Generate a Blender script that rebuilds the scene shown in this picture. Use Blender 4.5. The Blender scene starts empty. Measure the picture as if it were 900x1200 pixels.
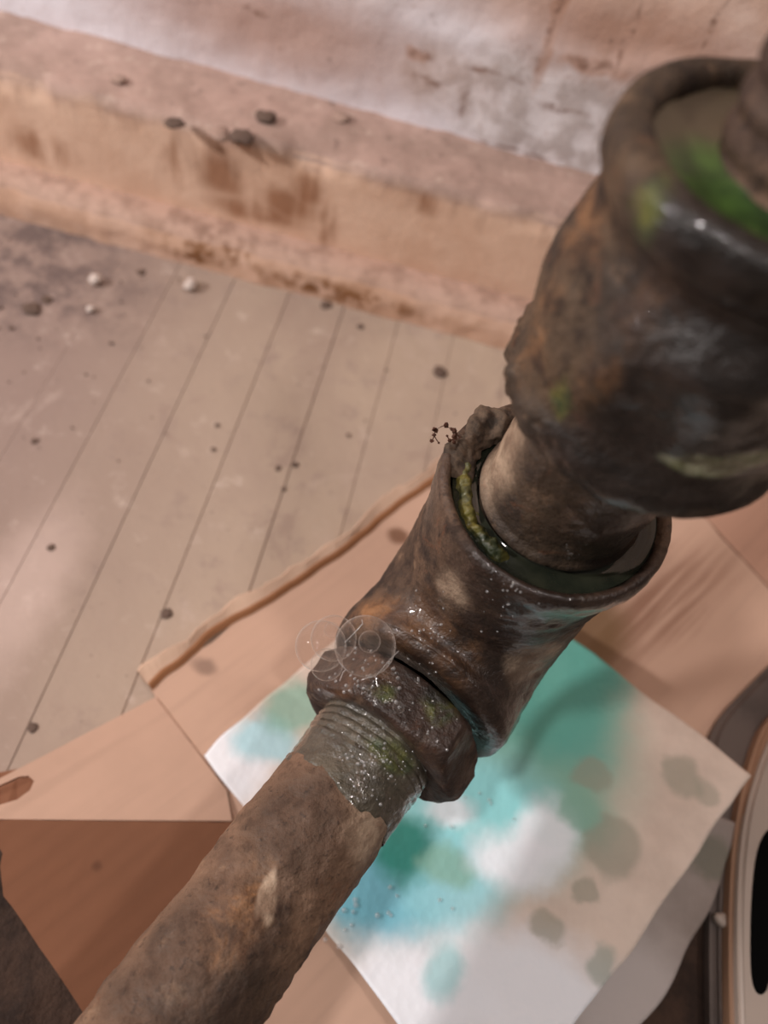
import bpy, bmesh, math, random
from mathutils import Vector, Matrix, noise
from mathutils.bvhtree import BVHTree
random.seed(7)
S = bpy.context.scene
COL = S.collection
PI = math.pi

# ------------------------------------------------------------------ camera, world, lamps, exposure
PITCH, ROLL, YAW, FPX, CAM_H = math.radians(57), math.radians(15.5), math.radians(1), 900.0, 0.39
CF = Vector((math.sin(YAW) * math.cos(PITCH), math.cos(YAW) * math.cos(PITCH), -math.sin(PITCH)))
_x0 = Vector((math.cos(YAW), -math.sin(YAW), 0)); _u0 = _x0.cross(CF)
CR = _x0 * math.cos(ROLL) + _u0 * math.sin(ROLL)
CU = -_x0 * math.sin(ROLL) + _u0 * math.cos(ROLL)
CO = Vector((0, 0, CAM_H))
cam = bpy.data.cameras.new('camera'); cam_ob = bpy.data.objects.new('camera', cam); COL.objects.link(cam_ob)
m = Matrix((CR, CU, -CF)).transposed().to_4x4(); m.translation = CO
cam_ob.matrix_world = m
cam.sensor_fit = 'VERTICAL'; cam.sensor_height = 24; cam.lens = 24 * FPX / 1200
cam.clip_start = 0.005
cam.dof.use_dof = True; cam.dof.focus_distance = 0.256; cam.dof.aperture_fstop = 4.2
S.camera = cam_ob
S.view_settings.view_transform = 'Standard'; S.view_settings.look = 'None'
S.view_settings.gamma = 1; S.view_settings.use_curve_mapping = False
S.view_settings.exposure = -0.10
W = bpy.data.worlds.new('room_light'); S.world = W; W.use_nodes = True
W.node_tree.nodes['Background'].inputs[0].default_value = (1.0, 0.86, 0.78, 1)
W.node_tree.nodes['Background'].inputs[1].default_value = 0.07

def lamp(name, loc, power, size, col):
    l = bpy.data.lights.new(name, 'POINT'); l.energy = power; l.shadow_soft_size = size; l.color = col
    o = bpy.data.objects.new(name, l); o.location = loc; COL.objects.link(o); return o
lamp('bulb_left', (-1.20, -0.12, 0.78), 55, 0.05, (1.0, 0.935, 0.91))
lamp('bulb_right', (0.45, -0.14, 1.80), 24, 0.05, (1.0, 0.92, 0.88))
lamp('bulb_high', (-0.46, -0.20, 1.60), 30, 0.05, (1.0, 0.93, 0.90))

# ------------------------------------------------------------------ helpers
def ray(x, y): return CF + CR * ((x - 450) / FPX) - CU * ((y - 600) / FPX)
def onz(x, y, z=0.0):
    d = ray(x, y); return CO + d * ((z - CO.z) / d.z)
def ony(x, y, Y):
    d = ray(x, y); return CO + d * ((Y - CO.y) / d.y)
def fr(p, scale, octaves=4):
    return noise.fractal(Vector(p) * scale, 0.9, 2.1, octaves)
def sm(a, b, x):
    t = min(1, max(0, (x - a) / (b - a))); return t * t * (3 - 2 * t)

def mesh(name, verts, faces, mat=None, parent=None, smooth=True):
    off = parent_loc(parent)
    me = bpy.data.meshes.new(name)
    me.from_pydata([tuple(Vector(v) - off) for v in verts], [], faces)
    if smooth: me.polygons.foreach_set('use_smooth', [True] * len(me.polygons))
    me.update()
    if mat: me.materials.append(mat)
    o = bpy.data.objects.new(name, me); COL.objects.link(o)
    if parent: o.parent = parent
    return o
def parent_loc(p):
    v = Vector((0, 0, 0))
    while p: v = v + p.location; p = p.parent
    return v
def bmobj(name, bm, mat=None, parent=None, smooth=True):
    off = parent_loc(parent)
    bmesh.ops.translate(bm, verts=bm.verts, vec=-off)
    me = bpy.data.meshes.new(name); bm.to_mesh(me); bm.free()
    if smooth: me.polygons.foreach_set('use_smooth', [True] * len(me.polygons))
    if mat: me.materials.append(mat)
    o = bpy.data.objects.new(name, me); COL.objects.link(o)
    if parent: o.parent = parent
    return o
def thing(name, label, cat, loc=(0, 0, 0), group=None):
    o = bpy.data.objects.new(name, None); o.location = loc; COL.objects.link(o)
    o.empty_display_size = 0.02
    return tag(o, label, cat, group)
def tag(o, label, cat=None, group=None, kind=None):
    if label: o['label'] = label
    if cat: o['category'] = cat
    if group: o['group'] = group
    if kind: o['kind'] = kind
    return o

def sweep(path, profile, seg=96, disp=None):
    """path(s)->(centre, tangent); profile list of (s, r). returns verts, faces"""
    V, Fc = [], []
    for s, r in profile:
        c, t, e1 = path(s)
        e2 = t.cross(e1)
        for k in range(seg):
            a = 2 * PI * k / seg
            n = e1 * math.cos(a) + e2 * math.sin(a)
            p = c + n * r
            if disp: p = p + n * disp(p, s, a)
            V.append(p)
    for i in range(len(profile) - 1):
        for k in range(seg):
            k2 = (k + 1) % seg
            Fc.append((i * seg + k, i * seg + k2, (i + 1) * seg + k2, (i + 1) * seg + k))
    return V, Fc
def dense(pts, step):
    """refine a polyline profile"""
    out = [pts[0]]
    for a, b in zip(pts, pts[1:]):
        n = max(1, int(math.hypot(b[0] - a[0], b[1] - a[1]) / step))
        for i in range(1, n + 1): out.append((a[0] + (b[0] - a[0]) * i / n, a[1] + (b[1] - a[1]) * i / n))
    return out
def soften(pts, n=2):
    for _ in range(n):
        pts = [pts[0]] + [((a[0] + 2 * b[0] + c[0]) / 4, (a[1] + 2 * b[1] + c[1]) / 4) for a, b, c in zip(pts, pts[1:], pts[2:])] + [pts[-1]]
    return pts

# ------------------------------------------------------------------ node material builder
class Mat:
    def __init__(s, name):
        s.m = bpy.data.materials.new(name); s.m.use_nodes = True
        s.t = s.m.node_tree; s.N = s.t.nodes; s.L = s.t.links
        s.b = s.N['Principled BSDF']; s.out = s.N['Material Output']
        s.geo = s.N.new('ShaderNodeNewGeometry'); s.P = s.geo.outputs['Position']
        s._warp = {}
    def link(s, a, b): s.L.new(a, b)
    def setin(s, sock, v):
        if hasattr(v, 'is_output'): s.link(v, sock)
        elif isinstance(v, (tuple, list)): sock.default_value = (*v[:3], 1) if len(sock.default_value) == 4 else v
        else: sock.default_value = v
    def noise(s, scale, detail=4, rough=.6, dist=0, vec=None):
        n = s.N.new('ShaderNodeTexNoise'); n.inputs['Scale'].default_value = scale; n.inputs['Detail'].default_value = detail
        n.inputs['Roughness'].default_value = rough; n.inputs['Distortion'].default_value = dist
        s.link(vec or s.P, n.inputs['Vector']); return n.outputs['Fac']
    def rng(s, f, a, b, lo=0, hi=1, smooth=True):
        n = s.N.new('ShaderNodeMapRange'); n.interpolation_type = 'SMOOTHSTEP' if smooth else 'LINEAR'
        s.link(f, n.inputs[0]); n.inputs[1].default_value = a; n.inputs[2].default_value = b
        n.inputs[3].default_value = lo; n.inputs[4].default_value = hi; return n.outputs[0]
    def math(s, op, a, b=0.0):
        n = s.N.new('ShaderNodeMath'); n.operation = op; s.setin(n.inputs[0], a); s.setin(n.inputs[1], b); return n.outputs[0]
    def mix(s, f, a, b, mode='MIX'):
        n = s.N.new('ShaderNodeMix'); n.data_type = 'RGBA'; n.blend_type = mode
        s.setin(n.inputs[0], f); s.setin(n.inputs[6], a); s.setin(n.inputs[7], b); return n.outputs[2]
    def warp(s, amp, scale):
        k = (amp, scale)
        if k not in s._warp:
            n = s.N.new('ShaderNodeTexNoise'); n.inputs['Scale'].default_value = scale; n.inputs['Detail'].default_value = 4
            s.link(s.P, n.inputs['Vector'])
            a = s.N.new('ShaderNodeVectorMath'); a.operation = 'SUBTRACT'; s.link(n.outputs['Color'], a.inputs[0]); a.inputs[1].default_value = (.5, .5, .5)
            b = s.N.new('ShaderNodeVectorMath'); b.operation = 'SCALE'; s.link(a.outputs[0], b.inputs[0]); b.inputs['Scale'].default_value = amp
            c = s.N.new('ShaderNodeVectorMath'); c.operation = 'ADD'; s.link(s.P, c.inputs[0]); s.link(b.outputs[0], c.inputs[1])
            s._warp[k] = c.outputs[0]
        return s._warp[k]
    def blob(s, c, rad, soft=.35, warp=(.012, 90), rotz=0.0):
        """soft ellipsoid stain mask around world point c"""
        if not isinstance(rad, (tuple, list)): rad = (rad,) * 3
        mp = s.N.new('ShaderNodeMapping'); mp.vector_type = 'TEXTURE'
        s.link(s.warp(*warp) if warp else s.P, mp.inputs['Vector'])
        mp.inputs['Location'].default_value = tuple(c); mp.inputs['Rotation'].default_value = (0, 0, rotz); mp.inputs['Scale'].default_value = tuple(rad)
        l = s.N.new('ShaderNodeVectorMath'); l.operation = 'LENGTH'; s.link(mp.outputs[0], l.inputs[0])
        return s.rng(l.outputs['Value'], 1 - soft, 1 + soft, 1, 0)
    def any(s, masks):
        r = masks[0]
        for k in masks[1:]: r = s.math('MAXIMUM', r, k)
        return r
    def bump(s, h, strength=.5, dist=.001, prev=None):
        n = s.N.new('ShaderNodeBump'); n.inputs['Strength'].default_value = strength; n.inputs['Distance'].default_value = dist
        s.link(h, n.inputs['Height'])
        if prev: s.link(prev, n.inputs['Normal'])
        return n.outputs[0]
    def done(s, col, rough=.8, normal=None, spec=None, coat=None, **kw):
        s.setin(s.b.inputs['Base Color'], col); s.setin(s.b.inputs['Roughness'], rough)
        if normal: s.link(normal, s.b.inputs['Normal'])
        if spec is not None: s.setin(s.b.inputs['Specular IOR Level'], spec)
        if coat is not None:
            s.setin(s.b.inputs['Coat Weight'], coat)
            if hasattr(s, 'coat_n'): s.link(s.coat_n, s.b.inputs['Coat Normal'])
            s.b.inputs['Coat Roughness'].default_value = .05; s.b.inputs['Coat IOR'].default_value = 1.35
        for k, v in kw.items(): s.setin(s.b.inputs[k.replace('_', ' ')], v)
        return s.m
def rgb(r, g, b):
    f = lambda c: (c / 255 / 12.92) if c / 255 <= .04045 else ((c / 255 + .055) / 1.055) ** 2.4
    return (f(r), f(g), f(b))

# ------------------------------------------------------------------ the setting: wall, ledge skirting, bottom trim, floorboards
WALL_Y, LEDGE_Y, TRIM_Y, LEDGE_Z, TRIM_Z = 0.500, 0.436, 0.415, 0.0975, 0.029
def sheet(name, fx, nu, nv, mat, parent=None):
    V = [fx(u / nu, v / nv) for v in range(nv + 1) for u in range(nu + 1)]
    Fc = [(v * (nu + 1) + u, v * (nu + 1) + u + 1, (v + 1) * (nu + 1) + u + 1, (v + 1) * (nu + 1) + u) for v in range(nv) for u in range(nu)]
    return mesh(name, V, Fc, mat, parent)

# wall
M = Mat('old_plaster')
sepx = M.N.new('ShaderNodeSeparateXYZ'); M.link(M.warp(.03, 25), sepx.inputs[0])
n1 = M.noise(9, 5, .65, .5); n2 = M.noise(60, 4, .6)
c = M.mix(M.rng(n1, .38, .7), rgb(234, 208, 194), rgb(214, 176, 154))
band = M.rng(sepx.outputs[2], .150, .205, 1, 0)
c = M.mix(M.math('MULTIPLY', band, .95), c, rgb(240, 238, 246))
whites = M.any([M.blob(ony(610, 120, WALL_Y), (.05, .05, .035), .35), M.blob(ony(700, 150, WALL_Y), (.05, .05, .045), .35), M.blob(ony(520, 90, WALL_Y), (.03, .05, .02), .5)])
c = M.mix(whites, c, M.mix(M.rng(n2, .4, .62), rgb(234, 228, 230), rgb(200, 190, 188)))
browns = M.any([M.blob(ony(755, 60, WALL_Y), (.09, .05, .02), .7), M.blob(ony(487, 62, WALL_Y), (.010, .03, .006), .5), M.blob(ony(320, 30, WALL_Y), (.10, .05, .03), .8),
                M.blob(ony(652, 20, WALL_Y), (.006, .05, .035), .5), M.blob(ony(700, 75, WALL_Y), (.03, .03, .006), .5)])
c = M.mix(M.math('MULTIPLY', browns, .75), c, rgb(184, 138, 112))
nk = M.noise(130, 4, .65)
cracks_and_rim_shade = M.any([M.blob(ony(x, y, WALL_Y), (w, .05, h), .5, (.012, 60)) for x, y, w, h in [(650, 15, .0022, .022), (640, 50, .0016, .016), (735, 45, .0022, .016), (690, 72, .014, .0022), (492, 62, .008, .003), (505, 92, .010, .0022), (545, 118, .002, .010), (610, 172, .030, .0016), (835, 30, .0016, .014), (300, 12, .008, .0025), (330, 58, .003, .002), (350, 80, .002, .002), (580, 85, .018, .0018), (660, 125, .016, .0018)]])  # wall cracks, plus the plaster rim's shadow above the ledge painted dark
c = M.mix(M.math('MULTIPLY', cracks_and_rim_shade, M.rng(nk, .38, .6, 0, .75)), c, rgb(132, 98, 82))
c = M.mix(M.rng(nk, .6, .74, 0, .4), c, rgb(168, 134, 118))
c = M.mix(M.math('MULTIPLY', M.rng(n2, .66, .74), .5), c, rgb(120, 92, 80))
MAT_WALL = M.done(c, .9, M.bump(n2, .5, .003))
def wallf(u, v):
    x = -0.95 + 2.1 * u; z = -0.02 + 1.3 * v
    y = WALL_Y + fr((x, 0, z), 9, 4) * .003 + fr((x, 3, z), 45, 3) * .0007
    lim = .165 + fr((x, 7, 0), 14, 4) * .02
    y -= .0045 * sm(lim + .006, lim - .004, z) * sm(-.25, .1, x + fr((x, 0, z), 20) * .05)
    return (x, y, z)
o = sheet('wall_back', wallf, 420, 300, MAT_WALL); o['kind'] = 'structure'; o['label'] = 'old beige plaster wall with whitish filled band above the ledge'

# skirting ledge + face
M = Mat('skirting_paint')
nrm = M.N.new('ShaderNodeSeparateXYZ'); M.link(M.geo.outputs['True Normal'], nrm.inputs[0])
sp = M.N.new('ShaderNodeSeparateXYZ'); M.link(M.warp(.012, 60), sp.inputs[0])
n1 = M.noise(14, 5, .7); n2 = M.noise(90, 4, .65); n3 = M.noise(260, 3, .6)
paint = M.mix(M.rng(n1, .4, .7), rgb(234, 200, 176), rgb(222, 184, 158))
streak = M.N.new('ShaderNodeMapping'); streak.inputs['Scale'].default_value = (75, 75, 9); M.link(M.P, streak.inputs['Vector'])
ns = M.noise(1, 4, .6, 0, streak.outputs[0])
drip = []
for x, y, w, h in [(203, 195, .006, .018), (258, 205, .018, .016), (360, 225, .010, .014), (384, 265, .006, .016), (50, 175, .02, .012), (505, 235, .007, .012), (335, 240, .02, .012), (300, 250, .03, .008)]:
    drip.append(M.blob(ony(x, y, LEDGE_Y), (w, .05, h), .6, (.01, 70)))
dr = M.math('MULTIPLY', M.any(drip), M.rng(ns, .32, .6))
paint = M.mix(M.math('MULTIPLY', dr, .8), paint, rgb(150, 98, 62))
paint = M.mix(M.math('MULTIPLY', M.math('MULTIPLY', M.rng(sp.outputs[2], .066, .098), M.rng(ns, .5, .62)), .6), paint, rgb(160, 122, 100))
dust = M.mix(M.rng(n1, .35, .65), rgb(192, 162, 150), rgb(164, 138, 126))
dust = M.mix(M.rng(n2, .60, .74, 0, .7), dust, rgb(124, 102, 94))
dust = M.mix(M.math('MULTIPLY', M.rng(n2, .42, .30), .6), dust, rgb(206, 182, 168))
top = M.math('MULTIPLY', M.rng(nrm.outputs[2], .35, .75), 1.0)
hi = M.rng(sp.outputs[2], .084, .0965)
c = M.mix(M.any([top, hi]), paint, dust)
MAT_SKIRT = M.done(c, .88, M.bump(n2, .4, .002, M.bump(n3, .2, .0005)))
prof = dense([(LEDGE_Y + .002, -.01), (LEDGE_Y + .002, .03), (LEDGE_Y, .092), (LEDGE_Y + .003, .0965), (LEDGE_Y + .008, LEDGE_Z), (WALL_Y + .012, LEDGE_Z - .001)], .0025)
def skirtf(u, v):
    i = v * (len(prof) - 1); y, z = prof[int(round(i))]
    x = -0.95 + 2.1 * u
    t = sm(.085, .097, z)
    chip = max(0, fr((x * 1.0, 5, z * .2), 22, 3) - .15) * .007 * sm(.078, .095, z) * sm(LEDGE_Y + .03, LEDGE_Y, y)
    y2 = y + fr((x, 1, z), 12, 3) * .0012 + chip
    z2 = z + t * (fr((x, y, 2), 30, 4) * .0022 + fr((x, y, 5), 110, 2) * .0004) - chip * .8
    return (x, y2, z2)
o = sheet('baseboard_back', skirtf, 700, len(prof) - 1, MAT_SKIRT); o['kind'] = 'structure'; o['label'] = 'deep painted skirting with dusty top ledge and brown drip stains'

M = Mat('trim_paint')
n1 = M.noise(16, 5, .7); n2 = M.noise(80, 4, .65)
nrm = M.N.new('ShaderNodeSeparateXYZ'); M.link(M.geo.outputs['True Normal'], nrm.inputs[0])
c = M.mix(M.rng(n1, .4, .65), rgb(222, 186, 164), rgb(208, 168, 142))
wear = M.any([M.blob(ony(250, 295, TRIM_Y), (.035, .04, .012), .6), M.blob(ony(400, 345, TRIM_Y), (.06, .04, .008), .6), M.blob(ony(225, 300, TRIM_Y), (.012, .04, .01), .5)])
c = M.mix(M.math('MULTIPLY', wear, M.rng(n2, .42, .58)), c, rgb(140, 94, 56))
c = M.mix(M.math('MULTIPLY', M.rng(nrm.outputs[2], .3, .8), .75), c, M.mix(M.rng(n2, .4, .66), rgb(192, 160, 146), rgb(150, 122, 110)))
MAT_TRIM = M.done(c, .85, M.bump(n2, .5, .002))
tp = dense([(TRIM_Y, -.005), (TRIM_Y, .014), (TRIM_Y + .0025, .022), (TRIM_Y + .0075, .0275), (TRIM_Y + .013, TRIM_Z), (LEDGE_Y + .006, TRIM_Z)], .0025)
def trimf(u, v):
    y, z = tp[int(round(v * (len(tp) - 1)))]; x = -0.95 + 2.1 * u
    k = fr((x, 2, z), 45, 4) * .0016 + fr((x, 9, z), 10, 3) * .002
    return (x, y + k - .012 * (x * .35), z + k * .6)
o = sheet('trim_1', trimf, 600, len(tp) - 1, MAT_TRIM); o['kind'] = 'structure'; o['label'] = 'narrow worn bottom trim strip where skirting meets floor'

# floor
def dust_mat(name, hue):
    M = Mat(name)
    n1 = M.noise(5, 5, .65, .4); n2 = M.noise(38, 5, .68); n3 = M.noise(190, 3, .6)
    sp = M.N.new('ShaderNodeSeparateXYZ'); M.link(M.warp(.1, 8), sp.inputs[0])
    c = M.mix(M.rng(sp.outputs[0], -.26, .0), rgb(154, 133, 124), rgb(190, 170, 151))  # left boards pinker, also darkened to offset the left bulb's brightness
    c = M.mix(M.rng(n1, .42, .66, 0, .6), c, rgb(154, 132, 121))
    c = M.mix(M.rng(n2, .54, .72, 0, .6), c, rgb(150, 130, 122))
    c = M.mix(M.rng(n2, .42, .28, 0, .5), c, rgb(218, 200, 188))
    c = M.mix(M.rng(n3, .66, .76, 0, .7), c, rgb(96, 80, 74))
    n5 = M.noise(14, 6, .75, 1.2); c = M.mix(M.rng(n5, .56, .68, 0, .4), c, rgb(146, 122, 114)); c = M.mix(M.rng(n5, .44, .34, 0, .3), c, rgb(206, 186, 174))
    c = M.mix(hue, c, rgb(180, 160, 143))
    gr = M.any([M.blob(onz(20, 320), (.075, .05, .05), .7, (.04, 30)), M.blob(onz(40, 275), (.06, .03, .05), .7, (.04, 30))])
    c = M.mix(M.math('MULTIPLY', gr, M.rng(n2, .42, .6)), c, rgb(112, 96, 92))
    pale = M.any([M.blob(onz(25, 690), (.02, .05, .05), .6, (.02, 50))])
    c = M.mix(M.math('MULTIPLY', pale, .45), c, rgb(222, 198, 188))
    return M.done(c, .92, M.bump(n2, .4, .002, M.bump(n3, .3, .0006)))
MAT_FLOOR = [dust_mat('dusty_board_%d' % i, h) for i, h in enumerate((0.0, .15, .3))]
M = Mat('gap_dirt'); n1 = M.noise(22, 4); MAT_GAP = M.done(M.mix(M.rng(n1, .42, .6), rgb(170, 148, 136), rgb(142, 122, 112)), .95)
base = mesh('floor', [(-.95, -.8, -.0012), (1.15, -.8, -.0012), (1.15, .44, -.0012), (-.95, .44, -.0012), (-.95, -.8, -.02), (1.15, -.8, -.02), (1.15, .44, -.02), (-.95, .44, -.02)],
            [(0, 1, 2, 3), (7, 6, 5, 4), (0, 4, 5, 1), (1, 5, 6, 2), (2, 6, 7, 3), (3, 7, 4, 0)], MAT_GAP, smooth=False)
base['kind'] = 'structure'; base['label'] = 'dusty grey beige floorboards'
PW = .0405; px0 = -.0975
for i in range(-20, 27):
    xl = px0 + i * PW; g = .00026 if i in (-1, 0, 1) else (.00012 if i > -4 else .00006)
    z = random.uniform(-.0002, .0002) if i > -4 else random.uniform(-.00005, .00005)
    V = []; n = 16
    for zz in (z, -.0016):
        for y in (-.8, .432):
            sk = -.012 * (y - .2)
            V += [(xl + g + sk, y, zz), (xl + PW - g + sk, y, zz)]
    b = .0006
    bm = bmesh.new(); vs = [bm.verts.new(v) for v in V]
    for f in [(0, 1, 3, 2), (4, 6, 7, 5), (0, 4, 5, 1), (1, 5, 7, 3), (3, 7, 6, 2), (2, 6, 4, 0)]: bm.faces.new([vs[k] for k in f])
    bmesh.ops.recalc_face_normals(bm, faces=bm.faces)
    te = [e for e in bm.edges if all(abs(v.co.z - z) < 1e-6 for v in e.verts) and abs(e.verts[0].co.y - e.verts[1].co.y) > .5]
    bmesh.ops.bevel(bm, geom=te, offset=g * 1.6, segments=1, affect='EDGES')
    bmobj('plank', bm, MAT_FLOOR[i % 3 if i > -4 else 0], base, smooth=False)

# ------------------------------------------------------------------ rust material
def rust(name, wet=(), dry=(), green=(), pale=(), dark=(), orange=(), lo=rgb(52, 38, 30), hi=rgb(128, 100, 80), spot=.75, late_dark=(), painted_glint=(), dark_amt=.75, dark_tex=(.30, .62), green_amt=.9, wet_amt=.62, orange_amt=.75, wetcol=rgb(52, 46, 38)):
    M = Mat(name)
    n1 = M.noise(28, 6, .68, .6); n2 = M.noise(120, 5, .65); n3 = M.noise(420, 3, .6); n4 = M.noise(60, 5, .7, 1.0)
    c = M.mix(M.rng(n1, .34, .66), lo, hi)
    c = M.mix(M.rng(n2, .50, .66, 0, spot), c, rgb(40, 28, 22))
    c = M.mix(M.rng(n2, .43, .28, 0, .5), c, rgb(158, 128, 102))
    c = M.mix(M.rng(n4, .58, .70, 0, .6), c, rgb(112, 68, 42))
    c = M.mix(M.rng(n3, .58, .70, 0, .55), c, rgb(36, 26, 21))
    def blobs(lst, amt, col, c, tex=None):
        if not lst: return c
        k = M.any([M.blob(*b) for b in lst])
        if tex: k = M.math('MULTIPLY', k, tex)
        return M.mix(M.math('MULTIPLY', k, amt), c, col)
    c = blobs(dark, dark_amt, M.mix(M.rng(n2, .4, .7), rgb(27, 19, 15), rgb(50, 35, 28)), c, M.rng(n1, *dark_tex))
    c = blobs(orange, orange_amt, M.mix(M.rng(n2, .4, .65), rgb(158, 112, 72), rgb(100, 68, 46)), c, M.rng(n4, .34, .6))
    c = blobs(pale, .85, M.mix(M.rng(n2, .35, .65), rgb(190, 166, 142), rgb(140, 116, 96)), c)
    rough = M.rng(n2, .3, .7, .62, .9); coat = 0.0
    h2 = M.math('ADD', M.math('MULTIPLY', n2, .6), M.math('MULTIPLY', n3, .4))
    if wet:
        w = M.any([M.blob(*b) for b in wet])
        if dry: w = M.math('SUBTRACT', w, M.any([M.blob(*b) for b in dry])); w = M.math('MAXIMUM', w, 0.0)
        c = M.mix(M.math('MULTIPLY', w, wet_amt), c, M.mix(M.rng(n4, .35, .6), wetcol, tuple(k * 2.2 for k in wetcol)))
        rough = M.math('ADD', M.math('MULTIPLY', M.math('SUBTRACT', 1.0, w), rough), M.math('MULTIPLY', w, .42))
        coat = M.math('MULTIPLY', w, 1.0)
    c = blobs(green, green_amt, M.mix(M.rng(n2, .38, .6), rgb(112, 118, 44), rgb(48, 74, 34)), c, M.rng(n4, .30, .55))
    c = blobs(late_dark, .92, M.mix(M.rng(n2, .4, .7), rgb(22, 17, 14), rgb(40, 30, 25)), c)
    c = blobs(painted_glint, .85, M.mix(M.rng(n2, .38, .62), rgb(206, 208, 176), rgb(128, 132, 92)), c)
    nor = M.bump(h2, .8, .0022)
    M.coat_n = M.bump(n4, .4, .0022, M.bump(n2, .12, .001))
    return M.done(c, rough, nor, coat=coat)

# ------------------------------------------------------------------ the pipework: one rigid thing
D = Vector((.4038, .9148, 0)).normalized()           # lower pipe's direction, towards the elbow
A0 = Vector((.0199, .0805, .1092))                    # where the pipe thread leaves the nut
CORNER = A0 + D * .0755
E1 = D.cross(Vector((0, 0, 1))).normalized()          # to the right of the pipe
TOP_C = Vector((.0545, .1492, .1967))                 # centre of the elbow's upper mouth
pw = thing('rusty_pipework', 'rusty pipe, lock nut, elbow and valve screwed together across the picture', 'pipe', (CORNER.x, CORNER.y, 0))

def straight(o, d, e1):
    return lambda s: (o + d * s, d, e1)
# lower pipe
def pipe_disp(p, s, a):
    return fr(p, 55, 5) * .0008 + max(0, fr(p + Vector((3, 0, 0)), 120, 3) - .1) * .0012
PR = .0222
pts = [(s, PR) for s in [-.36 + .003 * i for i in range(76)]] + [(-.13 + .0012 * i, PR) for i in range(93)]
V, Fc = sweep(straight(A0, D, E1), pts, 150, pipe_disp)
lower = mesh('lower_pipe', V, Fc, None, pw)
def bvh(V, Fc): return BVHTree.FromPolygons([tuple(v) for v in V], Fc)
B_pipe = bvh(V, Fc)
def hit(B, x, y):
    d = ray(x, y); r = B.ray_cast(CO, d)
    return r[0] if r[0] is not None else CO + d * .27
# thread: ridged band with ragged wet end
def thread_path(s): return A0 + D * s, D, E1
V, Fc = [], []
seg = 150; rows = 100
for i in range(rows + 1):
    for k in range(seg):
        a = 2 * PI * k / seg
        n = E1 * math.cos(a) + D.cross(E1) * math.sin(a)
        s = -.0235 + .030 * i / rows
        ph = (s / .0031 - a / (2 * PI)) * 2 * PI
        p = A0 + D * s + n * PR
        env = sm(-.0235, -.0215, s + fr(p, 90, 3) * .004)
        r = PR - .0006 + env * (.0009 + .0007 * (abs(math.sin(ph / 2)) ** .7) * sm(-.012, -.005, s + .006 * (fr(p, 60, 2))) + fr(p, 120, 4) * .0007) 
        V.append(A0 + D * s + n * r)
for i in range(rows):
    for k in range(seg):
        k2 = (k + 1) % seg; Fc.append((i * seg + k, i * seg + k2, (i + 1) * seg + k2, (i + 1) * seg + k))
thread = mesh('thread', V, Fc, None, lower); tag(thread, 'wet grey-green threaded end of the lower pipe')
B_thread = bvh(V, Fc)

# lock nut (hexagon, chamfered)
NT0, NT1, NR = .0026, .0222, .0362
rot = math.radians(8)
bm = bmesh.new()
def nutring(t, rad, rnd):
    out = []
    for k in range(96):
        a = 2 * PI * k / 96
        n = E1 * math.cos(a) + D.cross(E1) * math.sin(a)
        aa = (a - rot) % (PI / 3) - PI / 6
        flat = NR * math.cos(PI / 6) / math.cos(aa)
        r = min(rad, flat) if rnd is None else min(rad, flat * rnd)
        p = A0 + D * t + n * r
        p += n * (fr(p, 60, 4) * .0009) + D * fr(p + Vector((1, 1, 1)), 50, 3) * .0006
        out.append(bm.verts.new(p))
    return out
rings = [nutring(NT0 + .0012, .0205, None), nutring(NT0, .0262, None), nutring(NT0, .0300, None), nutring(NT0 + .0012, .0325, None), nutring(NT0 + .004, .0352, None)]
rings += [nutring(NT0 + .004 + (NT1 - NT0 - .008) * i / 10, .0358, None) for i in range(1, 11)]
rings += [nutring(NT1 - .0012, .0335, None), nutring(NT1, .0310, None), nutring(NT1 + .0005, .020, None)]
for a, b in zip(rings, rings[1:]):
    for k in range(96): bm.faces.new((a[k], a[(k + 1) % 96], b[(k + 1) % 96], b[k]))
bmesh.ops.subdivide_edges(bm, edges=bm.edges, cuts=1, use_grid_fill=True)
bm.verts.ensure_lookup_table(); bm.faces.ensure_lookup_table()
B_nut = BVHTree.FromBMesh(bm)
nut = bmobj('lock_nut', bm, None, pw); tag(nut, 'wet hexagonal lock nut on the pipe thread')

# elbow: lower bead -> quarter bend -> upper bead with open mouth
BR = .046; T0 = .0262
L1 = (CORNER - A0).length - BR - T0
ARC = BR * PI / 2
ZTOP = TOP_C.z; L2 = ZTOP - (CORNER.z + BR)
topshift = Vector((TOP_C.x, TOP_C.y, 0)) - Vector((CORNER.x, CORNER.y, 0))
def elbow_path(s):
    Z = Vector((0, 0, 1)); start = A0 + D * T0
    if s < L1: return start + D * s, D, E1
    if s < L1 + ARC:
        a = (s - L1) / BR
        c = start + D * L1 + Z * BR + D * BR * math.sin(a) - Z * BR * math.cos(a)
        return c, (D * math.cos(a) + Z * math.sin(a)).normalized(), E1
    k = s - L1 - ARC
    c = start + D * (L1 + BR) + Z * (BR + k) + topshift * min(1.2, max(0, k / L2))
    return c, Z, E1
ST = L1 + ARC + L2
ep = [(.0012, .0215), (.0, .0300), (.0, .0345), (.0015, .0374), (.005, .0388), (.012, .0388), (.0165, .0383), (.022, .0374), (.030, .0366), (.045, .0360), (ST - .034, .0358), (ST - .026, .0360), (ST - .018, .0368), (ST - .012, .0380),
      (ST - .006, .0386), (ST - .002, .0385), (ST - .0004, .0378), (ST, .0368), (ST - .0004, .0350), (ST - .003, .0341), (ST - .0075, .0333), (ST - .0085, .030), (ST - .0085, .0235)]
ep = soften(dense(ep, .0009), 2)
def elbow_disp(p, s, a):
    q = sm(ST - .001, ST - .006, s)
    d = fr(p, 38, 5) * .0010 * (.35 + .65 * q) + fr(p, 150, 3) * .0003
    d += -.0009 * max(0, fr(p + Vector((5, 5, 0)), 70, 3) - .15)
    return d
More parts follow.
